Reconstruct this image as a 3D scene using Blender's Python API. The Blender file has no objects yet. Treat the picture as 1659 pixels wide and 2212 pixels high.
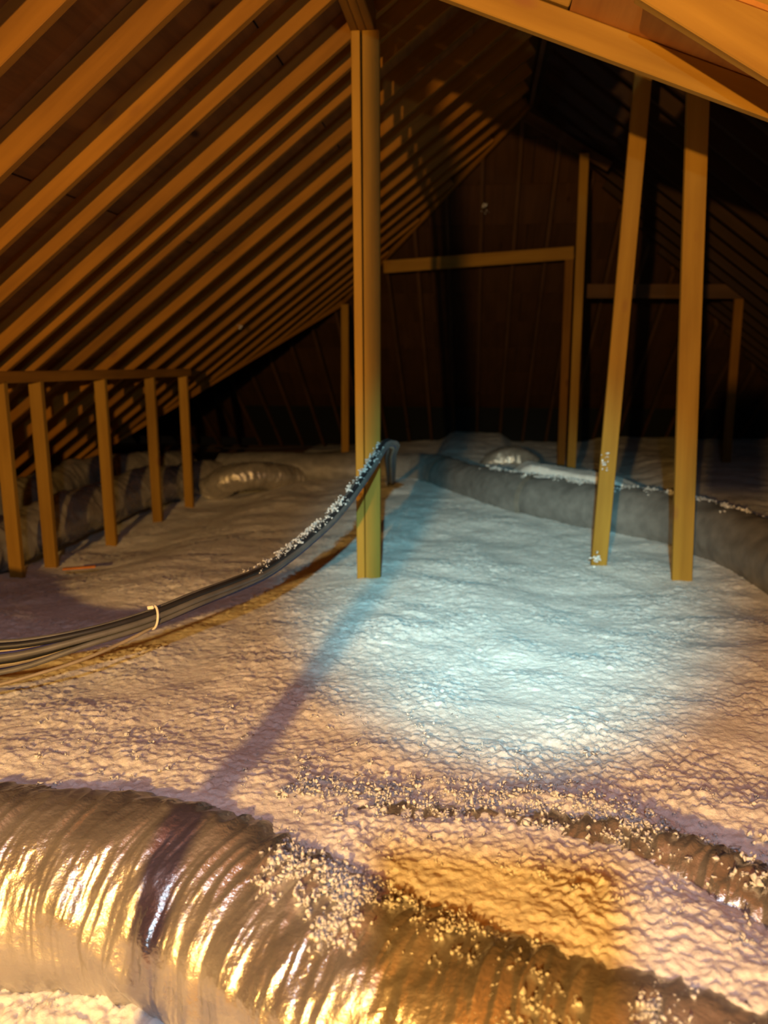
import bpy, bmesh, math, random
import numpy as np
from mathutils import Vector, Matrix, noise as mnoise

# ------------------------------------------------------------------ camera, world, lights, exposure
SC = bpy.context.scene
COL = SC.collection
H = 1.334                                   # eye height above the insulation; Y runs along the ridge, X to the right
cam_d = bpy.data.cameras.new('camera')
cam = bpy.data.objects.new('camera', cam_d); COL.objects.link(cam)
cam.location = (0, 0, H)
cam.rotation_euler = (math.radians(90 - 11.5), 0, math.radians(7))
cam_d.sensor_fit = 'HORIZONTAL'; cam_d.sensor_width = 36; cam_d.lens = 36 * 1660 / 1659
cam_d.clip_start = 0.02
cam_d.dof.use_dof = True; cam_d.dof.focus_distance = 2.1; cam_d.dof.aperture_fstop = 3.2
SC.camera = cam

world = bpy.data.worlds.new('dark'); SC.world = world; world.use_nodes = True
world.node_tree.nodes['Background'].inputs[0].default_value = (0.02, 0.012, 0.006, 1)
world.node_tree.nodes['Background'].inputs[1].default_value = 0.10

def light(name, kind, loc, power, color, radius, target=None, size=None, blend=1.0):
    d = bpy.data.lights.new(name, kind); d.energy = power; d.color = color; d.shadow_soft_size = radius
    o = bpy.data.objects.new(name, d); COL.objects.link(o); o.location = loc
    if target is not None:
        o.rotation_euler = (Vector(target) - Vector(loc)).to_track_quat('-Z', 'Y').to_euler()
        d.spot_size = math.radians(size); d.spot_blend = blend
    return o
WARM = (-0.74, -2.4, 1.66)
HEAD = (0.0, -0.6, 2.0)
light('attic_bulb', 'POINT', WARM, 1500, (1.0, 0.53, 0.12), 0.035)
light('headlamp_spot', 'SPOT', HEAD, 1400, (0.36, 0.94, 1.0), 0.02, (0.18, 4.6, 0.0), 31, 1.0)
light('headlamp_flood', 'SPOT', HEAD, 110, (0.54, 0.79, 1.0), 0.02, (0.05, 3.0, 0.0), 140, 0.8)

vs = SC.view_settings
SC.display_settings.display_device = 'sRGB'
vs.view_transform = 'Standard'; vs.look = 'None'; vs.gamma = 1; vs.use_curve_mapping = False
vs.exposure = 0.0
SC.cycles.max_bounces = 6; SC.cycles.diffuse_bounces = 3; SC.cycles.glossy_bounces = 3

# ------------------------------------------------------------------ materials
def newmat(name):
    m = bpy.data.materials.new(name); m.use_nodes = True
    nt = m.node_tree; b = nt.nodes['Principled BSDF']
    return m, nt, b
def N(nt, t, **kw):
    n = nt.nodes.new(t)
    for k, v in kw.items(): setattr(n, k, v)
    return n
def ramp(nt, fac, stops):
    r = N(nt, 'ShaderNodeValToRGB'); nt.links.new(fac, r.inputs[0])
    el = r.color_ramp.elements
    while len(el) < len(stops): el.new(0.5)
    for e, (p, c) in zip(el, stops): e.position = p; e.color = (*c, 1)
    return r.outputs[0]
def wood(name, light_c, dark_c, knot_c, rough=0.75):
    m, nt, b = newmat(name); L = nt.links.new
    tc = N(nt, 'ShaderNodeTexCoord'); oi = N(nt, 'ShaderNodeObjectInfo')
    off = N(nt, 'ShaderNodeVectorMath', operation='ADD')
    comb = N(nt, 'ShaderNodeCombineXYZ')
    mul = N(nt, 'ShaderNodeMath', operation='MULTIPLY'); mul.inputs[1].default_value = 37.0
    L(oi.outputs['Random'], mul.inputs[0]); L(mul.outputs[0], comb.inputs[0]); L(mul.outputs[0], comb.inputs[1])
    L(tc.outputs['Object'], off.inputs[0]); L(comb.outputs[0], off.inputs[1])
    mp = N(nt, 'ShaderNodeMapping'); mp.inputs['Scale'].default_value = (1.2, 22, 22); L(off.outputs[0], mp.inputs[0])
    n1 = N(nt, 'ShaderNodeTexNoise'); n1.inputs['Scale'].default_value = 1.0; n1.inputs['Detail'].default_value = 5; L(mp.outputs[0], n1.inputs['Vector'])
    mp2 = N(nt, 'ShaderNodeMapping'); mp2.inputs['Scale'].default_value = (1.0, 3, 3); L(off.outputs[0], mp2.inputs[0])
    n2 = N(nt, 'ShaderNodeTexNoise'); n2.inputs['Scale'].default_value = 1.6; n2.inputs['Detail'].default_value = 3; L(mp2.outputs[0], n2.inputs['Vector'])
    mix = N(nt, 'ShaderNodeMath', operation='ADD'); L(n1.outputs[0], mix.inputs[0]); L(n2.outputs[0], mix.inputs[1])
    hf = N(nt, 'ShaderNodeMath', operation='MULTIPLY'); hf.inputs[1].default_value = 0.5; L(mix.outputs[0], hf.inputs[0])
    base = ramp(nt, hf.outputs[0], [(0.36, dark_c), (0.62, light_c)])
    # knots: sparse dark spots stretched along the grain
    mp3 = N(nt, 'ShaderNodeMapping'); mp3.inputs['Scale'].default_value = (1.7, 4.2, 4.2); L(off.outputs[0], mp3.inputs[0])
    vo = N(nt, 'ShaderNodeTexVoronoi'); vo.inputs['Scale'].default_value = 1.0; L(mp3.outputs[0], vo.inputs['Vector'])
    kf = ramp(nt, vo.outputs['Distance'], [(0.05, (1, 1, 1)), (0.13, (0, 0, 0))])
    mk = N(nt, 'ShaderNodeMix', data_type='RGBA'); L(kf, mk.inputs['Factor']); L(base, mk.inputs['A']); mk.inputs['B'].default_value = (*knot_c, 1)
    # per-board tone
    mr = N(nt, 'ShaderNodeMapRange'); L(oi.outputs['Random'], mr.inputs[0]); mr.inputs[3].default_value = 0.78; mr.inputs[4].default_value = 1.15
    hs = N(nt, 'ShaderNodeHueSaturation'); L(mr.outputs[0], hs.inputs['Value']); L(mk.outputs['Result'], hs.inputs['Color'])
    L(hs.outputs[0], b.inputs['Base Color'])
    b.inputs['Roughness'].default_value = rough; b.inputs['Specular IOR Level'].default_value = 0.2
    bp = N(nt, 'ShaderNodeBump'); bp.inputs['Strength'].default_value = 0.25; bp.inputs['Distance'].default_value = 0.01
    L(n1.outputs[0], bp.inputs['Height']); L(bp.outputs[0], b.inputs['Normal'])
    return m
M = {}
M['stud'] = wood('stud_wood', (0.30, 0.165, 0.022), (0.225, 0.115, 0.014), (0.20, 0.085, 0.02))
M['rafter'] = wood('rafter_wood', (0.235, 0.105, 0.010), (0.155, 0.066, 0.006), (0.13, 0.05, 0.012))
M['far_rafter'] = wood('far_rafter_wood', (0.10, 0.05, 0.02), (0.06, 0.03, 0.012), (0.03, 0.015, 0.008))  # darker wood tone for the far boards
M['shaded_rafter'] = wood('shaded_rafter_wood', (0.03, 0.014, 0.006), (0.02, 0.009, 0.004), (0.012, 0.006, 0.003))  # rafter wood with the right slope's shade put into its colour
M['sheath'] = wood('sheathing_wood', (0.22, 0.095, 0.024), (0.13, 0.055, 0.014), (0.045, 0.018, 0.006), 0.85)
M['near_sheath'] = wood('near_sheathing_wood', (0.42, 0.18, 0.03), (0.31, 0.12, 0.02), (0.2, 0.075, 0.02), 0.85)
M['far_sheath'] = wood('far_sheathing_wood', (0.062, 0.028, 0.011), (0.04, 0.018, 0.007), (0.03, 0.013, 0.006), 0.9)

def plain(name, col, rough=0.6, metal=0.0, spec=0.3):
    m, nt, b = newmat(name)
    tc = N(nt, 'ShaderNodeTexCoord'); n1 = N(nt, 'ShaderNodeTexNoise'); n1.inputs['Scale'].default_value = 14; n1.inputs['Detail'].default_value = 4
    nt.links.new(tc.outputs['Object'], n1.inputs['Vector'])
    c = ramp(nt, n1.outputs[0], [(0.3, tuple(x * 0.78 for x in col)), (0.7, tuple(min(1, x * 1.12) for x in col))])
    nt.links.new(c, b.inputs['Base Color'])
    b.inputs['Roughness'].default_value = rough; b.inputs['Metallic'].default_value = metal; b.inputs['Specular IOR Level'].default_value = spec
    return m
M['baffle'] = plain('baffle_black', (0.010, 0.012, 0.014), 0.8)
M['duct'] = plain('duct_grey', (0.21, 0.205, 0.20), 0.55, 0.2)
M['tape'] = plain('duct_tape', (0.30, 0.28, 0.25), 0.4, 0.4)
M['cable_dark'] = plain('cable_dark', (0.018, 0.018, 0.022), 0.5)
M['cable_grey'] = plain('cable_grey', (0.10, 0.098, 0.10), 0.5)
M['cable_blue'] = plain('cable_blue', (0.016, 0.016, 0.10), 0.5)
M['cable_tan'] = plain('cable_tan', (0.24, 0.20, 0.15), 0.5)
M['tie'] = plain('tie_nylon', (0.82, 0.76, 0.60), 0.4)
M['phone'] = plain('phone_black', (0.02, 0.02, 0.022), 0.35)
M['floor'] = plain('floor_board', (0.30, 0.17, 0.08), 0.9)
M['scrap'] = plain('scrap_wood', (0.45, 0.16, 0.035), 0.8)

def insulation_mat():
    m, nt, b = newmat('white_loose_fill'); L = nt.links.new
    geo = N(nt, 'ShaderNodeNewGeometry')
    n1 = N(nt, 'ShaderNodeTexNoise'); n1.inputs['Scale'].default_value = 55; n1.inputs['Detail'].default_value = 6; n1.inputs['Roughness'].default_value = 0.65
    L(geo.outputs['Position'], n1.inputs['Vector'])
    n2 = N(nt, 'ShaderNodeTexNoise'); n2.inputs['Scale'].default_value = 7; n2.inputs['Detail'].default_value = 4
    L(geo.outputs['Position'], n2.inputs['Vector'])
    ad = N(nt, 'ShaderNodeMath', operation='ADD'); L(n1.outputs[0], ad.inputs[0]); L(n2.outputs[0], ad.inputs[1])
    hf = N(nt, 'ShaderNodeMath', operation='MULTIPLY'); hf.inputs[1].default_value = 0.5; L(ad.outputs[0], hf.inputs[0])
    c = ramp(nt, hf.outputs[0], [(0.33, (0.66, 0.64, 0.635)), (0.62, (0.90, 0.885, 0.875))])
    L(c, b.inputs['Base Color'])
    b.inputs['Roughness'].default_value = 0.95; b.inputs['Specular IOR Level'].default_value = 0.1
    b.inputs['Subsurface Weight'].default_value = 0.6; b.inputs['Subsurface Radius'].default_value = (1.0, 0.9, 0.8); b.inputs['Subsurface Scale'].default_value = 0.03
    bp = N(nt, 'ShaderNodeBump'); bp.inputs['Strength'].default_value = 0.7; bp.inputs['Distance'].default_value = 0.012
    L(n1.outputs[0], bp.inputs['Height']); L(bp.outputs[0], b.inputs['Normal'])
    return m
M['fill'] = insulation_mat()

def foil_mat(name, col, r0, r1, bump, metal):
    m, nt, b = newmat(name); L = nt.links.new
    geo = N(nt, 'ShaderNodeNewGeometry')
    n1 = N(nt, 'ShaderNodeTexNoise'); n1.inputs['Scale'].default_value = 30; n1.inputs['Detail'].default_value = 5; n1.inputs['Roughness'].default_value = 0.6
    L(geo.outputs['Position'], n1.inputs['Vector'])
    n2 = N(nt, 'ShaderNodeTexNoise'); n2.inputs['Scale'].default_value = 6; n2.inputs['Detail'].default_value = 3
    L(geo.outputs['Position'], n2.inputs['Vector'])
    mr = N(nt, 'ShaderNodeMapRange'); L(n2.outputs[0], mr.inputs[0]); mr.inputs[1].default_value = 0.35; mr.inputs[2].default_value = 0.65
    mr.inputs[3].default_value = r0; mr.inputs[4].default_value = r1
    L(mr.outputs[0], b.inputs['Roughness'])
    b.inputs['Metallic'].default_value = metal
    c = ramp(nt, n2.outputs[0], [(0.3, tuple(x * 0.8 for x in col)), (0.7, col)])
    L(c, b.inputs['Base Color'])
    bp = N(nt, 'ShaderNodeBump'); bp.inputs['Strength'].default_value = bump; bp.inputs['Distance'].default_value = 0.01
    L(n1.outputs[0], bp.inputs['Height']); L(bp.outputs[0], b.inputs['Normal'])
    return m
M['foil'] = foil_mat('crumpled_foil', (0.52, 0.50, 0.48), 0.20, 0.45, 0.6, 0.8)
M['dull_foil'] = foil_mat('dusty_foil', (0.45, 0.42, 0.38), 0.14, 0.4, 0.6, 0.5)

# ------------------------------------------------------------------ helpers
def tag(o, label=None, cat=None, group=None, kind=None):
    if label: o['label'] = label
    if cat: o['category'] = cat
    if group: o['group'] = group
    if kind: o['kind'] = kind
    return o
def empty(name, loc=(0, 0, 0)):
    o = bpy.data.objects.new(name, None); COL.objects.link(o); o.location = loc; o.empty_display_size = 0.1
    return o
def adopt(o, parent):
    if parent is not None:
        o.parent = parent
        o.matrix_parent_inverse = Matrix.Translation(-Vector(parent.location))
    return o
def link_mesh(name, me, mat, parent=None, smooth=False):
    o = bpy.data.objects.new(name, me); COL.objects.link(o)
    if mat and not me.materials: me.materials.append(mat)
    if smooth:
        me.polygons.foreach_set('use_smooth', [True] * len(me.polygons))
    return adopt(o, parent)
def board(name, p0, p1, w, t, up, mat, parent=None, bevel=0.004, anchor=0.0, jitter=0.0):
    """A piece of timber from p0 to p1; w is its depth along `up`, t its thickness; p0-p1 run along the bottom edge when anchor=0.5."""
    p0 = Vector(p0); p1 = Vector(p1); ax = (p1 - p0); Ln = ax.length; ax.normalize()
    up = Vector(up); up = (up - ax * up.dot(ax)).normalized(); side = up.cross(ax)
    bm = bmesh.new(); bmesh.ops.create_cube(bm, size=1)
    bmesh.ops.scale(bm, vec=(Ln, t, w), verts=bm.verts)
    if bevel: bmesh.ops.bevel(bm, geom=bm.edges[:], offset=bevel, segments=1, affect='EDGES')
    me = bpy.data.meshes.new(name); bm.to_mesh(me); bm.free()
    c = (p0 + p1) / 2 + up * (w * anchor)
    m = Matrix((ax, side, up)).transposed().to_4x4(); m.translation = c
    o = bpy.data.objects.new(name, me); COL.objects.link(o); me.materials.append(mat)
    if parent is not None:
        o.parent = parent; o.matrix_parent_inverse = Matrix.Translation(-Vector(parent.location))
    o.matrix_basis = m
    return o
def clip(poly, a, b, c):
    """keep the side a*x+b*y<=c"""
    out = []
    for i in range(len(poly)):
        p, q = poly[i], poly[(i + 1) % len(poly)]
        dp, dq = a * p[0] + b * p[1] - c, a * q[0] + b * q[1] - c
        if dp <= 0: out.append(p)
        if (dp < 0 < dq) or (dq < 0 < dp):
            s = dp / (dp - dq); out.append((p[0] + s * (q[0] - p[0]), p[1] + s * (q[1] - p[1])))
    return out
def clip_convex(poly, region):
    n = len(region); area = sum(region[i][0] * region[(i + 1) % n][1] - region[(i + 1) % n][0] * region[i][1] for i in range(n))
    sgn = 1 if area > 0 else -1
    for i in range(n):
        (x0, y0), (x1, y1) = region[i], region[(i + 1) % n]
        a, b = sgn * (y1 - y0), -sgn * (x1 - x0)
        poly = clip(poly, a, b, a * x0 + b * y0)
        if len(poly) < 3: return []
    return poly
def panel(name, poly, zf, thick, mat, parent, nrm):
    """flat sheet over plan polygon `poly` on the plane zf(x,y)."""
    cx = sum(p[0] for p in poly) / len(poly); cy = sum(p[1] for p in poly) / len(poly); c = Vector((cx, cy, zf(cx, cy)))
    nrm = Vector(nrm).normalized()
    lo = [Vector((x, y, zf(x, y))) - c for x, y in poly]; hi = [v + nrm * thick for v in lo]
    n = len(poly)
    vs_ = lo + hi
    fs = [list(range(n))[::-1], list(range(n, 2 * n))] + [[i, (i + 1) % n, n + (i + 1) % n, n + i] for i in range(n)]
    # local frame: X along slope for grain
    ux = Vector((0, 1, 0)); ux = (ux - nrm * ux.dot(nrm)).normalized(); uy = nrm.cross(ux)
    R_ = Matrix((ux, uy, nrm))
    me = bpy.data.meshes.new(name); me.from_pydata([tuple(R_ @ v) for v in vs_], [], fs); me.materials.append(mat)
    bm = bmesh.new(); bm.from_mesh(me); bmesh.ops.recalc_face_normals(bm, faces=bm.faces); bm.to_mesh(me); bm.free()
    o = bpy.data.objects.new(name, me); COL.objects.link(o)
    m = R_.transposed().to_4x4(); m.translation = c
    o.parent = parent; o.matrix_parent_inverse = Matrix.Translation(-Vector(parent.location)); o.matrix_basis = m
    return o
def catmull(pts, n):
    P = [Vector(p) for p in pts]; P = [2 * P[0] - P[1]] + P + [2 * P[-1] - P[-2]]
    out = []; segs = len(P) - 3
    for i in range(n):
        u = i / (n - 1) * segs; k = min(int(u), segs - 1); f = u - k
        a, b, c, d = P[k:k + 4]
        out.append(0.5 * ((2 * b) + (c - a) * f + (2 * a - 5 * b + 4 * c - d) * f * f + (3 * b - a - 3 * c + d) * f ** 3))
    # even arc length
    L = [0.0]
    for i in range(1, n): L.append(L[-1] + (out[i] - out[i - 1]).length)
    A = np.array([list(v) for v in out]); s = np.linspace(0, L[-1], n)
    return np.stack([np.interp(s, L, A[:, k]) for k in range(3)], 1), s
def frames(path):
    T = np.gradient(path, axis=0); T /= np.linalg.norm(T, axis=1)[:, None]
    U = np.array([0, 0, 1.0]) - T * T[:, 2:3]; U /= np.maximum(np.linalg.norm(U, axis=1)[:, None], 1e-6)
    S = np.cross(T, U)
    return T, U, S
def grid_mesh(name, V, nu, nv, close_v):
    me = bpy.data.meshes.new(name)
    i = np.arange(nu - 1)[:, None]; j = np.arange(nv if close_v else nv - 1)[None, :]
    a = i * nv + j; b = i * nv + (j + 1) % nv; c = (i + 1) * nv + (j + 1) % nv; d = (i + 1) * nv + j
    F = np.stack([a, d, c, b], -1).reshape(-1, 4)
    me.vertices.add(len(V)); me.vertices.foreach_set('co', np.ascontiguousarray(V, dtype=np.float32).ravel())
    me.loops.add(F.size); me.loops.foreach_set('vertex_index', F.ravel().astype(np.int32))
    me.polygons.add(len(F)); me.polygons.foreach_set('loop_start', (np.arange(len(F)) * 4).astype(np.int32))
    me.polygons.foreach_set('use_smooth', np.ones(len(F), dtype=bool))
    me.update(calc_edges=True); me.validate()
    return me
def tube(name, pts, radius, mat, parent=None, n=60, sides=8, caps=True):
    path, s = catmull(pts, n); T, U, S = frames(path)
    th = np.arange(sides) / sides * 2 * np.pi
    r = radius if np.isscalar(radius) else np.interp(s / s[-1], np.linspace(0, 1, len(radius)), radius)[:, None, None]
    V = path[:, None, :] + r * (np.cos(th)[None, :, None] * S[:, None, :] + np.sin(th)[None, :, None] * U[:, None, :])
    c0 = V[0].mean(0); 
    o = bpy.data.objects.new(name, grid_mesh(name, V.reshape(-1, 3), n, sides, True)); COL.objects.link(o); o.data.materials.append(mat)
    return adopt(o, parent)

# hash based value noise on numpy arrays
def vnoise(x, y, seed=0):
    xi = np.floor(x).astype(np.int64); yi = np.floor(y).astype(np.int64); fx = x - xi; fy = y - yi
    fx = fx * fx * (3 - 2 * fx); fy = fy * fy * (3 - 2 * fy)
    def h(a, b):
        n = (a * 374761393 + b * 668265263 + seed * 1442695041) & 0x7fffffff
        n = ((n ^ (n >> 13)) * 1274126177) & 0x7fffffff
        n = n ^ (n >> 16)
        return (n & 0xffff) / 65535.0
    return (h(xi, yi) * (1 - fx) + h(xi + 1, yi) * fx) * (1 - fy) + (h(xi, yi + 1) * (1 - fx) + h(xi + 1, yi + 1) * fx) * fy
def sstep(a, b, x):
    t = np.clip((x - a) / (b - a), 0, 1); return t * t * (3 - 2 * t)

# ------------------------------------------------------------------ roof planes
RB = 3.5                                          # left slope: z = RB + 0.75 x at the rafters' lower edges
def zl(x, y): return RB + 0.75 * x
KF = 10.3
def zfar(x, y): return KF - 0.75 * y
def zr(x, y): return RB + 0.75 * 0.45 - 0.75 * (x - 0.45)
NL = Vector((-0.6, 0, 0.8)); NF = Vector((0, 0.6, 0.8)); NR = Vector((0.6, 0, 0.8))
RD, RT = 0.13, 0.045                              # rafter depth and thickness
rng = random.Random(4)

floor = empty('floor', (0, 6, -0.45)); tag(floor, 'timber attic floor hidden under the white insulation', kind='structure')
board('floor_deck', (-8.5, 6, -0.45), (8.5, 6, -0.45), 0.04, 18, (0, 0, 1), M['floor'], floor, 0)

def sheathe(root, regions, zf, nrm, mat, du, dv, u0, u1, v0, v1, lift, along_y):
    """rows of sheathing panels clipped to the plan regions"""
    gap = 0.004; row = 0
    v = v0
    while v < v1:
        u = u0 - (du / 2 if row % 2 else 0)
        while u < u1:
            rect = [(v + gap, u + gap), (v + dv - gap, u + gap), (v + dv - gap, u + du - gap), (v + gap, u + du - gap)]
            if not along_y: rect = [(b, a) for a, b in rect]
            for reg in regions:
                p = clip_convex(rect, reg)
                if len(p) >= 3:
                    ar = abs(sum(p[i][0] * p[(i + 1) % len(p)][1] - p[(i + 1) % len(p)][0] * p[i][1] for i in range(len(p)))) / 2
                    if ar > 0.02: panel('sheathing_panel', p, lambda x, y: zf(x, y) + lift, 0.012, mat, root, nrm)
            u += du
        v += dv; row += 1

lift = RD / 0.8
# left slope
cl = empty('ceiling_left', (-2, 4, 2)); tag(cl, 'left roof slope of dark sheathing over sloping orange-brown rafters', kind='structure')
VAL = [(0.45, -1.6), (0.45, 8.6), (-1.95, 11.0), (-5.0, 7.58), (-5.0, -1.6)]
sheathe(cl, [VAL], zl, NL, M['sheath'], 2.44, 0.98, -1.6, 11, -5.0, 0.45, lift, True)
edges = [-1.2, -0.78, -0.35, 0.07, 0.5, 0.95, 1.38, 1.82, 2.26, 2.697, 3.137, 3.564, 3.973, 4.43, 4.73, 5.05, 5.58, 6.13, 6.66, 7.14, 7.6, 8.05, 8.5, 8.93, 9.36, 9.78, 10.2, 10.6]
for ye in edges:
    y = ye - RT / 2
    xt = 0.40 if y < 8.6 else 9.0 - y
    xb = -5.0 if y < 7.5 else -1.95 - (11.0 - y) / 1.12 + 0.05
    if xt - xb < 0.15: continue
    j = rng.uniform(-0.006, 0.006)
    board('rafter', (xb, y, zl(xb, y) + j), (xt, y + rng.uniform(-.012, .012), zl(xt, y) + j), RD, RT, NL, M['rafter'], cl, 0.004, 0.5)
# hip, valley and ridge boards of the left slope
board('hip_rafter', (0.45, 8.62, zl(.45, 0) - 0.02), (-1.95, 11.02, zl(-1.95, 0) - 0.02), 0.13, 0.04, (0, 0, 1), M['rafter'], cl, 0.004, 0.5)
board('valley_rafter', (-1.93, 10.98, zl(-1.93, 0) - 0.03), (-5.0, 7.55, zl(-5.0, 0) - 0.03), 0.13, 0.045, (0, 0, 1), M['rafter'], cl, 0.004, 0.5)
board('ridge_board', (0.45, 3.0, zl(.45, 0) - 0.02), (0.45, 8.66, zl(.45, 0) - 0.02), 0.17, 0.04, (0, 0, 1), M['far_rafter'], cl, 0.004, 0.5)

# far hip slope
cf = empty('ceiling_back', (0, 12, 1.3)); tag(cf, 'far roof slope of dark brown sheathing with faint rafters closing the attic', kind='structure')
FR = [[(-8, 11.0), (-1.95, 11.0), (-1.95, 14.2), (-8, 14.2)], [(0.45, 8.6), (6.05, 14.2), (-1.95, 14.2), (-1.95, 11.0)]]
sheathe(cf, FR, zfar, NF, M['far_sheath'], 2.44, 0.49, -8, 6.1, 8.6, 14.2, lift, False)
x = -7.77
while x < 6.0:
    yt = 11.0 if x < -1.95 else (9.05 - x if x < 0.45 else 8.15 + x)
    if yt < 13.8:
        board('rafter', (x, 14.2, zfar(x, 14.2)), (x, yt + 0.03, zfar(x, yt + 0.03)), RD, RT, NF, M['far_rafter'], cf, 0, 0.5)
        # black vent baffle in the bay beside this rafter
        p0 = (x + RT / 2 + 0.005, 13.17); p1 = (x + 0.4075 - RT / 2 - 0.005, 14.2)
        if max(yt, 9.05 - p1[0] if p1[0] < .45 else 8.15 + p1[0]) < 13.1:
            panel('vent_baffle', [p0, (p1[0], p0[1]), p1, (p0[0], p1[1])], lambda a, b: zfar(a, b) + 0.05, 0.01, M['baffle'], cf, NF)
    x += 0.4075

# right slope, in the dark behind the crossing rafter
cr = empty('ceiling_right', (3, 8, 2)); tag(cr, 'right roof slope, almost black, behind the leaning posts', kind='structure')
RR = [(0.45, 3.0), (6.05, 3.0), (6.05, 14.2), (0.45, 8.6)]
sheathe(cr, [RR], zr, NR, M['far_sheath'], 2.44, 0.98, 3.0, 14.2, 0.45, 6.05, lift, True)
y = 3.3
while y < 13.8:
    xb = 6.05; xt = 0.5 if y < 8.6 else y - 8.1
    if xb - xt > 0.3:
        board('rafter', (xb, y, zr(xb, y)), (xt, y, zr(xt, y)), RD, RT, NR, M['shaded_rafter'], cr, 0, 0.5)
    y += 0.4075

# low-pitched roof over the camera on the right
SL = 0.382
def zn(x, y): return 2.597 - SL * (x + 0.185)
NN = Vector((SL, 0, 1)).normalized()
cn = empty('ceiling_near', (0.5, 1.5, 2.4)); tag(cn, 'near roof bay overhead with bright orange sheathing and crossing rafters', kind='structure')
x0, x1 = -0.60, 3.4
board('rafter', (x0, 3.08, zn(x0, 0)), (x1, 3.08, zn(x1, 0)), 0.10, 0.04, NN, M['stud'], cn, 0.004, 0.5)
board('sister_block', (-0.55, 3.075, zn(-0.55, 0) + 0.115), (0.279, 3.075, zn(0.279, 0) + 0.115), 0.14, 0.04, NN, M['stud'], cn, 0.004, 0.5)
for k in range(4):
    a = x0 - 0.12 + k * 1.0
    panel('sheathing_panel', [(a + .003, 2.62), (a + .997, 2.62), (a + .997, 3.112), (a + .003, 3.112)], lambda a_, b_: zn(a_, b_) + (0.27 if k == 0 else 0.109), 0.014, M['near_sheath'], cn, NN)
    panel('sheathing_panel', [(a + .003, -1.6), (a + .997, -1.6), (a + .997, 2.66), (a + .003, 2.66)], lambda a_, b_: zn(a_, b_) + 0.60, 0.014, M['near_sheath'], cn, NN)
board('rafter', (0.434, 2.65, 2.385), (2.4, 2.65, 2.385 - 0.605 * 1.966), 0.42, 0.045, (0.5, 0, 1), M['stud'], cn, 0.004, 0.5)

# gable wall behind and side eave walls (low, below the roof line)
# ------------------------------------------------------------------ posts and frames
def post(label, boards, group=None, name='support_post', cat='post'):
    b0 = Vector(boards[0][0]); e = empty(name, b0); tag(e, label, cat, group)
    for (p0, p1, w, t, up) in boards:
        board('board', p0, p1, w, t, up, M['stud'], e, 0.004)
    return e
post('tall centre post of two nailed boards with the black cables crossing it', [
    ((-0.655, 4.30, -0.42), (-0.669, 4.30, 2.951), 0.10, 0.046, (0, 1, 0)),
    ((-0.587, 4.275, -0.42), (-0.591, 4.275, 2.951), 0.042, 0.088, (0, 1, 0))])
post('post carrying the near end of the ridge-side beam, beside the camera', [((-0.655, 0.28, -0.42), (-0.655, 0.28, 2.93), 0.09, 0.056, (0, 1, 0))], None, 'near_post')
post('left one of two tall leaning posts on the right, white fluff stuck on it', [((0.785, 4.97, -0.42), (0.905, 4.97, 3.45), 0.042, 0.10, (0, 1, 0))])
post('right one of two tall posts on the right, plain and wider', [((1.27, 4.70, -0.42), (1.11, 4.70, 3.28), 0.042, 0.118, (0, 1, 0))])
post('thin brown post in the dark left of the leaning posts, reaching the ridge', [((1.03, 8.6, -0.42), (0.975, 8.35, 3.30), 0.042, 0.09, (0, 1, 0))])
post('faint short post in the dark just left of the centre post', [((-1.80, 10.3, -0.42), (-1.86, 10.75, 2.02), 0.042, 0.10, (0, 1, 0))])

beam = empty('ridge_side_beam', (-0.655, 2.0, 3.0)); tag(beam, 'beam of nailed boards under the left rafters, resting on the tall centre post', 'beam')
for dx in (-0.042, 0.0, 0.042):
    board('board', (-0.635 + dx, -1.4, 3.012), (-0.635 + dx, 4.33, 3.012), 0.12, 0.04, (0, 0, 1), M['rafter'], beam, 0.004)

kw = empty('knee_wall_frame', (-3.0, 6.0, -0.4)); tag(kw, 'low stud frame on the left under the rafters, ducts showing behind it', 'frame')
board('top_plate', (-3.0, 3.2, 1.215), (-3.0, 7.75, 1.165), 0.075, 0.09, (0, 0, 1), M['rafter'], kw)
for ys in (3.75, 4.56, 4.97, 5.88, 6.82, 7.63):
    board('stud', (-3.0, ys, -0.42), (-3.0, ys + 0.005, 1.215 - (ys - 3.2) * 0.011 - 0.02), 0.09, 0.045, (1, 0, 0), M['stud'], kw)

bf = empty('brace_frame', (0, 10.2, -0.4)); tag(bf, 'far header board with one upright under the dark end slope', 'frame')
board('header', (-1.25, 10.15, 2.44), (1.10, 10.0, 2.56), 0.15, 0.04, (0, 0, 1), M['stud'], bf)
board('upright', (1.09, 10.25, -0.42), (1.05, 10.02, 2.50), 0.04, 0.10, (0, 1, 0), M['rafter'], bf)
bf2 = empty('brace_frame', (2.2, 9.6, -0.4)); tag(bf2, 'dim header board and upright in the darkness behind the leaning posts', 'frame')
board('header', (1.21, 9.5, 2.07), (3.7, 9.5, 2.04), 0.16, 0.04, (0, 0, 1), M['far_rafter'], bf2)
board('upright', (2.95, 9.55, -0.42), (2.92, 9.53, 2.0), 0.04, 0.10, (0, 1, 0), M['rafter'], bf2)
cb = board('ridge_tie', (0.40, 8.5, 3.70), (1.25, 8.5, 3.20), 0.10, 0.04, (0, 0, 1), M['far_rafter']); tag(cb, 'short dark tie board at the far end of the ridge', 'board')

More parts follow.
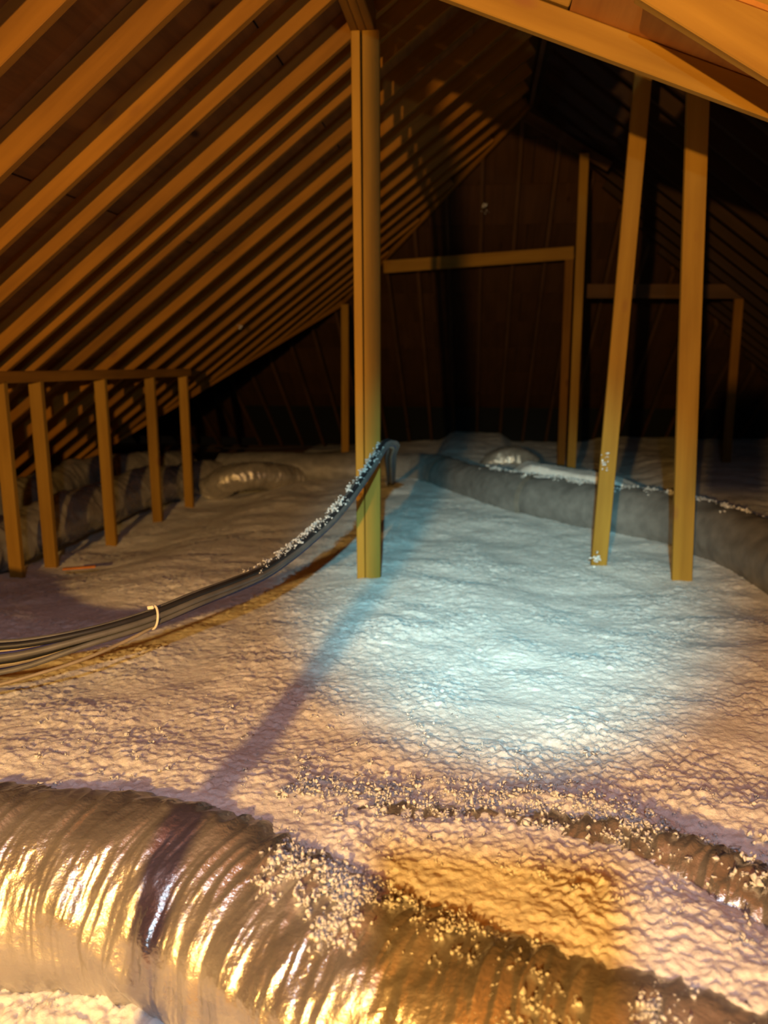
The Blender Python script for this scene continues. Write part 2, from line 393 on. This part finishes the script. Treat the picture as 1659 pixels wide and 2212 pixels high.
# ------------------------------------------------------------------ loose-fill insulation
YD = ([-2.2, -1.5, -1.06, -.76, -.5, -.25, 0, .25, .5, .9, 1.4], [1.38, 1.46, 1.475, 1.47, 1.40, 1.285, 1.18, 1.10, 1.05, 1.0, .98])
YB = ([-.9, -.4, 0, .3, .45, .6, .8, 1.05, 1.3], [1.62, 1.60, 1.62, 1.60, 1.56, 1.46, 1.32, 1.15, .95])
def macro(x, y):
    yd = np.interp(x, *YD); t = y - yd
    # bank against the foreground duct that runs out slowly into the level field
    z = 0.305 * sstep(-0.12, 0.05, t) * np.interp(t, [-1, 0.15, 0.3, 0.5, 0.75, 1.0, 1.4, 1.8, 2.3, 2.8, 3.5, 4.4, 20], [1, 1, .965, .88, .77, .67, .545, .44, .34, .26, .12, .0, .0])
    z = z * (1 - 0.75 * sstep(3.3, 4.2, y) * sstep(0.0, 0.5, x))
    z = z - 0.06 * np.exp(-((y - np.interp(x, *YB)) / 0.22) ** 2) * sstep(0.35, 0.6, x)
    z = z - 0.16 * sstep(-1.8, -2.8, x) * sstep(3.0, 4.6, y)
    z = z - 0.05 * sstep(4.5, 6.0, y) * sstep(-0.9, -1.6, x)
    z = z - 0.10 * sstep(-3.10, -3.5, x)
    z = z - 0.19 * sstep(8.3, 12.5, y)
    # cover over the buried duct
    d = y - np.interp(x, *YB)
    z = z + np.maximum(0, 0.268 * np.exp(-((d - 0.10) / 0.25) ** 2) - z) * sstep(-0.75, -0.4, x) * sstep(0.62, 0.35, x)
    z = z + 0.12 * sstep(1.7, 2.3, x) * sstep(3.0, 4.5, y)
    # bank behind the trunk duct
    yt = np.interp(x, [-.6, -.1, .35, .95, 1.5, 1.7], [8.5, 7.75, 6.95, 6.3, 5.75, 5.4])
    z = z + (0.26 + 0.10 * sstep(0.1, 0.5, x) * sstep(1.5, 1.0, x)) * sstep(0.02, 0.2, y - yt) * sstep(1.5, 0.5, y - yt) * sstep(0.0, 0.5, x) * sstep(2.4, 1.6, x)
    return z
def rn(x, y, sc, seed):
    a = 0.7 + 1.9 * seed; c_, s_ = math.cos(a), math.sin(a)
    return vnoise((c_ * x - s_ * y) / sc + 7.3 * seed, (s_ * x + c_ * y) / sc, seed)
def clumps(x, y):
    wx = x + 0.02 * (rn(x, y, 0.07, 21) - 0.5) + 0.008 * (rn(x, y, 0.025, 22) - 0.5); wy = y + 0.02 * (rn(x, y, 0.07, 23) - 0.5) + 0.008 * (rn(x, y, 0.025, 24) - 0.5)
    z = 0.03 * (rn(x, y, 0.42, 1) - 0.5) + 0.016 * (rn(x, y, 0.16, 2) - 0.5)
    m = 0.35 + 1.3 * rn(x, y, 0.22, 7)
    z = z + 0.003 * rn(wx, wy, 0.055, 3) + m * (0.0048 * rn(wx, wy, 0.027, 4) + 0.0075 * rn(wx, wy, 0.0135, 5) + 0.0075 * rn(wx, wy, 0.007, 6)) - 0.012
    return z
def terrain(x, y): return macro(x, y) + clumps(x, y)
na, nr = 760, 760
az = np.radians(np.linspace(-62, 55, na)); rr = 1.02 * (15.5 / 1.02) ** (np.linspace(0, 1, nr))
A, Rr = np.meshgrid(az, rr); X = Rr * np.sin(A); Y = Rr * np.cos(A)
keep = Rr
Z = terrain(X, Y)
me = grid_mesh('loose_fill_insulation', np.stack([X, Y, Z], -1).reshape(-1, 3), nr, na, False)
ins = link_mesh('loose_fill_insulation', me, M['fill']); tag(ins, 'fluffy white blown-in insulation covering the whole attic floor', 'insulation', None, 'stuff')
if me.polygons[0].normal.z < 0: me.flip_normals()

# ------------------------------------------------------------------ ducts
def duct(name, pts, R, mat, parent, n, sides, wr=0.006, wl=0.035, seed=1, fine=0.5, smooth_from=None, squash=1.0):
    path, s = catmull(pts, n); T, U, S = frames(path)
    th = np.arange(sides) / sides * 2 * np.pi
    ss, tt = np.meshgrid(s, th, indexing='ij')
    c, sn = np.cos(tt), np.sin(tt)
    # wrinkles that run round the tube, drifting a little with the angle
    u = ss / wl + 0.8 * np.sin(tt + 1.0) + 1.5 * vnoise(c * 1.3 + 5, ss / 0.3 + sn * 1.3, seed)
    w1 = vnoise(u, c * 1.6 + sn * 0.7 + 11, seed + 1); w1 = 1 - np.abs(2 * w1 - 1)
    w2 = vnoise(u * 2.6, c * 2.3 - sn * 1.9 + 7, seed + 2); w2 = 1 - np.abs(2 * w2 - 1)
    lump = vnoise(ss / 0.22 + c, sn * 2 + 4, seed + 3) - 0.5
    fold = vnoise(ss / 0.09 + 2 * c, 3 * sn + ss / 0.12, seed + 4) - 0.5
    amp = 1.0 if smooth_from is None else (1 - 0.72 * sstep(smooth_from[0], smooth_from[1], ss / s[-1]))
    r = R + amp * (wr * 1.6 * (w1 - 0.5) + wr * fine * (w2 - 0.5)) + 0.018 * R / 0.2 * lump + 0.012 * R / 0.2 * fold
    V = path[:, None, :] + r[..., None] * (c[..., None] * S[:, None, :] + squash * sn[..., None] * U[:, None, :])
    o = bpy.data.objects.new(name, grid_mesh(name, V.reshape(-1, 3), n, sides, True)); COL.objects.link(o); o.data.materials.append(mat)
    return adopt(o, parent), path, s
def band(name, path, s, at, R, width, mat, parent, sides=48):
    k = np.linspace(at - width / 2, at + width / 2, 6); P = np.stack([np.interp(k, s, path[:, i]) for i in range(3)], 1)
    T, U, S = frames(P); th = np.arange(sides) / sides * 2 * np.pi
    V = P[:, None, :] + R * (np.cos(th)[None, :, None] * S[:, None, :] + np.sin(th)[None, :, None] * U[:, None, :])
    o = bpy.data.objects.new(name, grid_mesh(name, V.reshape(-1, 3), 6, sides, True)); COL.objects.link(o); o.data.materials.append(mat)
    return adopt(o, parent)

d1 = empty('flexible_duct', (-0.5, 1.4, 0.0)); tag(d1, 'big crinkled silver flexible duct lying across the foreground', 'duct')
NEAR = [(-2.2, 1.38, .11), (-1.5, 1.46, .12), (-1.065, 1.475, .125), (-0.76, 1.47, .12), (-0.5, 1.40, .115), (-0.25, 1.285, .11), (0, 1.18, .11), (.25, 1.10, .11), (.5, 1.05, .11), (.9, 1.0, .10), (1.4, .98, .08)]
_, p1, s1 = duct('foil_jacket', NEAR, 0.212, M['foil'], d1, 900, 200, 0.008, 0.036, 21, 0.55, (0.62, 0.85))
R1 = 0.212
d2 = empty('flexible_duct', (0.4, 1.8, 0.0)); tag(d2, 'silver duct almost buried in insulation at the right edge, sparkling', 'duct')
BUR = [(-.9, 1.62, .08), (-.4, 1.60, .13), (-.2, 1.61, .148), (0, 1.62, .152), (.3, 1.60, .157), (.45, 1.56, .162), (.6, 1.46, .165), (.8, 1.32, .165), (1.05, 1.15, .16), (1.3, .95, .15)]
_, p2, s2 = duct('foil_jacket', BUR, 0.135, M['foil'], d2, 500, 120, 0.010, 0.03, 55, 0.8)
d3 = empty('trunk_duct', (0.9, 6.2, 0.0)); tag(d3, 'long dull grey trunk duct running behind the two right posts', 'duct')
TR = [(-3.0, 8.7, .0), (-2.2, 8.65, .02), (-1.3, 8.75, .02), (-0.55, 8.55, .04), (-0.1, 7.75, .05), (.35, 6.95, .08), (.95, 6.3, .10), (1.5, 5.75, .11), (1.78, 5.0, .11), (1.85, 4.2, .11), (1.85, 3.2, .10), (1.8, 2.2, .08)]
_, p3, s3 = duct('duct_jacket', TR, 0.215, M['duct'], d3, 260, 48, 0.002, 0.2, 77, 0.3)
for at in (2.9, 4.6): band('tape_joint', p3, s3, at, 0.232, 0.06, M['tape'], d3)
d4 = empty('flexible_duct', (-3.6, 6.0, -.1)); tag(d4, 'lumpy silver duct lying right behind the left stud frame', 'duct')
_, p4, s4 = duct('foil_jacket', [(-3.45, 3.4, -.06), (-3.5, 4.4, .0), (-3.5, 5.2, -.04), (-3.45, 6.0, .0), (-3.5, 6.8, -.03), (-3.4, 7.5, .0), (-3.3, 8.1, -.06), (-3.0, 8.6, -.05)], 0.20, M['dull_foil'], d4, 300, 60, 0.012, 0.12, 91, 0.6)
d5 = empty('flexible_duct', (-4.2, 6.8, 0)); tag(d5, 'second silver duct nearer the eave, beyond the first behind the stud frame', 'duct')
_, p5, s5 = duct('foil_jacket', [(-4.3, 4.2, .0), (-4.25, 5.4, .04), (-4.15, 6.6, .03), (-4.2, 7.6, .06), (-3.9, 8.6, .02), (-3.7, 9.3, -.05)], 0.20, M['dull_foil'], d5, 220, 48, 0.012, 0.12, 95, 0.6)
d6 = empty('duct_boot', (-2.6, 8.2, 0)); tag(d6, 'crumpled foil duct boot between the stud frame and the centre post', 'duct')
_, p6, s6 = duct('foil_jacket', [(-2.95, 8.1, -.14), (-2.7, 8.05, .0), (-2.45, 8.15, .03), (-2.2, 8.35, -.02), (-2.0, 8.6, -.1)], 0.15, M['dull_foil'], d6, 120, 40, 0.016, 0.08, 97, 0.8)
d7 = empty('duct_boot', (0.4, 10.0, 0)); tag(d7, 'small foil duct boot far off, right of the centre post', 'duct')
_, p7, s7 = duct('foil_jacket', [(0.1, 9.9, -.22), (0.25, 9.85, .0), (0.5, 9.85, .03), (0.7, 9.9, -.1)], 0.16, M['dull_foil'], d7, 80, 36, 0.016, 0.08, 99, 0.8)

# ------------------------------------------------------------------ fluff
ICO = None
def ico():
    global ICO
    if ICO is None:
        bm = bmesh.new(); bmesh.ops.create_icosphere(bm, subdivisions=1, radius=1)
        v = np.array([list(a.co) for a in bm.verts]); f = np.array([[a.index for a in q.verts] for q in bm.faces]); bm.free(); ICO = (v, f)
    return ICO
def fluff(name, spots, label, seed, rough=0.55):
    """spots: (point, normal, size, blobs); every spot becomes a ragged tuft of blobs."""
    r = np.random.default_rng(seed); v0, f0 = ico(); Vs, Fs = [], []; n = 0
    for (p, nr_, size, k) in spots:
        p = np.array(p); nr_ = np.array(nr_) / np.linalg.norm(nr_)
        for _ in range(k):
            d = r.normal(size=3) * 0.9; d -= nr_ * (d @ nr_) * 0.6
            c = p + d * size * 0.55 + nr_ * size * r.uniform(-0.05, 0.45)
            rad = size * r.uniform(0.14, 0.34)
            v = v0 * (1 + rough * r.normal(size=(len(v0), 1))) * rad * r.uniform(0.6, 1.3, size=(1, 3)) + c
            Vs.append(v); Fs.append(f0 + n); n += len(v0)
    me = bpy.data.meshes.new(name); me.from_pydata(np.concatenate(Vs).tolist(), [], np.concatenate(Fs).tolist())
    o = link_mesh(name, me, M['fill'], None, True); tag(o, label, 'insulation', None, 'stuff')
    return o
def on_duct(path, s, R, xw, th):
    k = np.searchsorted(path[:, 0], xw) if path[-1, 0] > path[0, 0] else 0
    k = min(max(k, 1), len(path) - 2); T, U, S = frames(path[k - 1:k + 2]); 
    d = math.cos(th) * S[1] + math.sin(th) * U[1]
    return path[k] + d * R, d
r = random.Random(11)
spots = []
# th = 90deg is the crest; S points toward the camera side or away, found from the frame
side = -1 if np.cross([1, 0, 0], [0, 0, 1])[1] < 0 else 1
def put(xw, deg_from_top_to_cam, size, k):
    th = math.pi / 2 - math.radians(deg_from_top_to_cam)        # S = T x U points to -Y (toward the camera) for a path running +X
    p, d = on_duct(p1, s1, R1 - 0.004, xw, th); spots.append((p, d, size, k))
for _ in range(190): put(r.uniform(-0.42, -0.20), r.gauss(-16, 13), r.uniform(.010, .022), 11)
for _ in range(100): put(r.gauss(-0.215, 0.018), r.uniform(-10, 28), r.uniform(.011, .022), 11)
for _ in range(100): put(r.uniform(-0.20, 0.12), r.gauss(-18, 9), r.uniform(.006, .016), 8)
for _ in range(60): put(r.uniform(-0.15, 0.62), r.gauss(5, 18), r.uniform(.005, .012), 7)
for _ in range(80): put(r.gauss(0.30, 0.022), r.uniform(-15, 45), r.uniform(.009, .018), 9)
for _ in range(45): put(r.gauss(0.14, 0.05), r.uniform(0, 45), r.uniform(.007, .015), 8)
for _ in range(20): put(r.uniform(-1.0, -0.4), r.gauss(-55, 12), r.uniform(.008, .018), 5)
fluff('duct_fluff', spots, 'tufts of white insulation sprinkled on the foreground silver duct', 3)
spots = []
for _ in range(260):
    xw = r.uniform(-0.5, 1.1); th = math.pi / 2 - math.radians(r.gauss(-8, 22)); p, d = on_duct(p2, s2, 0.133, xw, th); spots.append((p, d, r.uniform(.008, .022), 6))
fluff('buried_duct_fluff', spots, 'white tufts half covering the buried sparkling duct', 4)
spots = []
for _ in range(500):
    i = int(r.triangular(100, 185, 140)); T, U, S = frames(p3[i - 1:i + 2]); th = math.pi / 2 + r.gauss(0.35, 0.25)
    d = math.cos(th) * S[1] + math.sin(th) * U[1]; spots.append((p3[i] + d * 0.21, d, r.uniform(.015, .04), 8))
fluff('trunk_duct_fluff', spots, 'ridge of white fluff along the top of the grey trunk duct', 5)
spots = []
for _ in range(420):
    a = r.uniform(-0.75, 0.62); d_ = 1.25 + 1.0 * r.random() ** 1.4 + max(0, 0.15 - a * 0.2)
    x_, y_ = d_ * math.sin(a), d_ * math.cos(a)
    z_ = float(terrain(np.array([x_]), np.array([y_]))[0]); spots.append(((x_, y_, z_), (0, 0, 1), r.uniform(.006, .016), 5))
for _ in range(500):
    x_ = r.uniform(-0.45, 0.95); y_ = float(np.interp(x_, *YB)) + 0.10 + r.gauss(0, 0.06)
    z_ = float(terrain(np.array([x_]), np.array([y_]))[0]); spots.append(((x_, y_, z_), (0, 0, 1), r.uniform(.008, .02), 6))
fluff('floor_fluff', spots, 'loose white tufts standing up from the nearest insulation', 6)

# ------------------------------------------------------------------ cable bundle
cb_ = empty('cable_bundle', (-0.55, 4.2, 0.8)); tag(cb_, 'sagging bundle of dark, blue and tan cables strung from the centre post', 'cable')
CP = [(-2.45, 1.45, .62), (-1.9, 1.70, .515), (-1.33, 1.92, .49), (-1.15, 2.15, .475), (-0.985, 2.45, .50), (-0.905, 2.62, .478), (-0.82, 2.86, .495), (-0.775, 3.2, .505), (-0.695, 3.55, .578), (-0.60, 3.87, .695), (-0.515, 4.16, .85)]
# path through the points read off the photograph
CP = [(-2.35, 1.75, .58), (-1.60, 2.05, .415), (-1.28, 2.18, .44), (-1.08, 2.35, .468), (-0.95, 2.55, .495), (-0.848, 2.85, .487), (-0.769, 3.15, .517), (-0.671, 3.50, .59), (-0.592, 3.85, .702), (-0.51, 4.20, .855)]
tail = [(-0.497, 4.34, .83), (-0.585, 5.0, .686), (-0.72, 6.2, .416), (-0.90, 7.8, .03)]
path, s = catmull(CP, 120); T, U, S = frames(path)
L_ = s[-1]
def spread(f):                                       # bundle half-thickness along its length
    return np.interp(f, [0, .12, .22, .34, .40, .6, 1.0], [.075, .068, .055, .028, .026, .026, .022])
kinds = ['cable_blue', 'cable_dark', 'cable_grey', 'cable_tan', 'cable_grey', 'cable_dark', 'cable_grey', 'cable_dark', 'cable_tan', 'cable_dark', 'cable_blue', 'cable_grey', 'cable_dark', 'cable_grey']
rc = random.Random(8)
for i, kname in enumerate(kinds):
    a0 = i / len(kinds) * 2 * math.pi; rad = 0.95 if i % 3 else 0.45
    pts = []
    for k in range(0, 120, 7):
        f = k / 119; a = a0 + 1.1 * f + 0.35 * math.sin(5 * f + i)
        rr_ = spread(f) * rad
        flat = 1.0 if f > .35 else 1.25
        p = path[k] + rr_ * (0.85 * math.cos(a) * S[k] + flat * math.sin(a) * U[k])
        pts.append(tuple(p))
    if i in (1, 2, 3, 6, 7, 9):
        pts += [tuple(np.array(q) + np.array([0.018 * math.cos(a0), 0.02 * math.sin(a0), 0.012 * math.cos(a0)])) for q in tail]
    else:
        pts += [tuple(np.array(q) + np.array([0.03 + 0.016 * math.cos(a0), 0.012 * k_ , 0.012 * math.cos(a0)])) for k_, q in enumerate(tail)]
    o = tube('cable', pts, rc.uniform(.0075, .0115), M[kname], cb_, 150, 8)
    if kname != 'cable_dark': o['label'] = {'cable_blue': 'navy blue cable', 'cable_grey': 'grey cable', 'cable_tan': 'tan cable'}[kname]
# one thin wire that leaves the bundle at the lower left
o = tube('cable', [(-2.2, 1.7, .40), (-1.62, 1.98, .33), (-1.32, 2.12, .365), (-1.13, 2.28, .415), (-1.0, 2.45, .475)], 0.006, M['cable_tan'], cb_, 60, 8); o['label'] = 'thin tan cable leaving the bundle'
def ring(at, R, name, parent):
    k = int(at * 119); c = path[k]; pts = []
    for q in range(33):
        a = q / 32 * 2 * math.pi; pts.append(c + R * (0.9 * math.cos(a) * S[k] + 1.05 * math.sin(a) * U[k]) + T[k] * 0.012 * math.sin(a))
    P = np.array(pts); o = tube(name, [tuple(v) for v in P], 0.0042, M['tie'], parent, 80, 8); return c + R * 1.08 * U[k] * 0.9, k
ft = int(np.argmin(np.linalg.norm(path - np.array([-1.08, 2.35, .468]), axis=1))) / 119
hd, k = ring(ft, 0.036, 'cable_tie', cb_)
o = board('tie_head', hd + np.array([-0.012, -0.004, 0]), hd + np.array([0.010, -0.004, 0.004]), 0.012, 0.010, (0, 0, 1), M['tie'], cb_, 0.002)
spots = []
for _ in range(150):
    f = r.choice([r.gauss(.66, .025), r.gauss(.72, .02), r.gauss(.80, .02), r.gauss(.93, .03), r.uniform(.56, .97)]); k = min(max(int(f * 119), 2), 117)
    d = U[k] * 1.0 + S[k] * r.gauss(-0.1, 0.5); d = d / np.linalg.norm(d)
    spots.append((path[k] + d * 0.032, d, r.uniform(.008, .019), 5))
fluff('cable_fluff', spots, 'white fluff clinging to the upper half of the cable bundle', 9)

# far thin wires and other small things
w = tube('loose_wire', [(-2.95, 10.0, .02), (-2.4, 10.3, .0), (-1.95, 10.6, .02), (-1.6, 10.9, .06), (-1.35, 11.0, .12)], 0.008, M['cable_dark'], None, 60, 8); tag(w, 'thin dark wire on the far insulation, left of the centre post', 'wire')
w = tube('loose_wire', [(-4.3, 10.4, .06), (-3.6, 10.5, .05), (-2.9, 10.6, .04), (-2.0, 11.0, .06)], 0.008, M['cable_dark'], None, 60, 8); tag(w, 'second thin wire, farther back near the black baffles', 'wire')
sc_ = board('wood_scrap', (-2.66, 4.53, -0.025), (-2.47, 4.60, -0.02), 0.012, 0.035, (0, 0, 1), M['scrap'], None, 0.002); tag(sc_, 'small orange wood scrap on the insulation before the stud frame', 'wood scrap')
fluff('post_fluff', [((0.80, 4.935, .72), (0, -1, 0), .028, 9), ((0.795, 4.935, .67), (0, -1, 0), .024, 8), ((0.81, 4.935, .63), (0, -1, 0), .018, 6), ((0.775, 4.93, .05), (0, -1, 0), .04, 12)], 'white fluff stuck on the left leaning post', 12)
fluff('roof_fluff', [((0.007, 9.62, 3.06), (0, -.6, -.8), .03, 8), ((0.015, 9.66, 3.0), (0, -.6, -.8), .03, 6)], 'pale speck of fluff stuck on the far slope', 13)
fluff('rafter_fluff', [((-2.46, 7.86, 1.63), (.4, -.6, -.4), .03, 8)], 'pale speck of fluff stuck on a left rafter', 14)

# the tablet stands in, unseen, for the phone and hands that shade the headlamp
tb = empty('phone_shade_slab', (0.011, -0.022, 1.27)); tag(tb, 'unseen black tablet held at the viewpoint', 'slab')
bm = bmesh.new(); bmesh.ops.create_cube(bm, size=1); bmesh.ops.scale(bm, vec=(.150, .008, .26), verts=bm.verts)
bmesh.ops.bevel(bm, geom=bm.edges[:], offset=.003, segments=2, affect='EDGES')
me = bpy.data.meshes.new('slab_case'); bm.to_mesh(me); bm.free(); o = link_mesh('slab_case', me, M['phone'], tb); o.matrix_basis = Matrix.Translation((0.017, -0.022, 1.40))
o = board('slab_face', (-0.05, -0.0275, 1.40), (0.084, -0.0275, 1.40), .24, .002, (0, 0, 1), M['phone'], tb, 0)
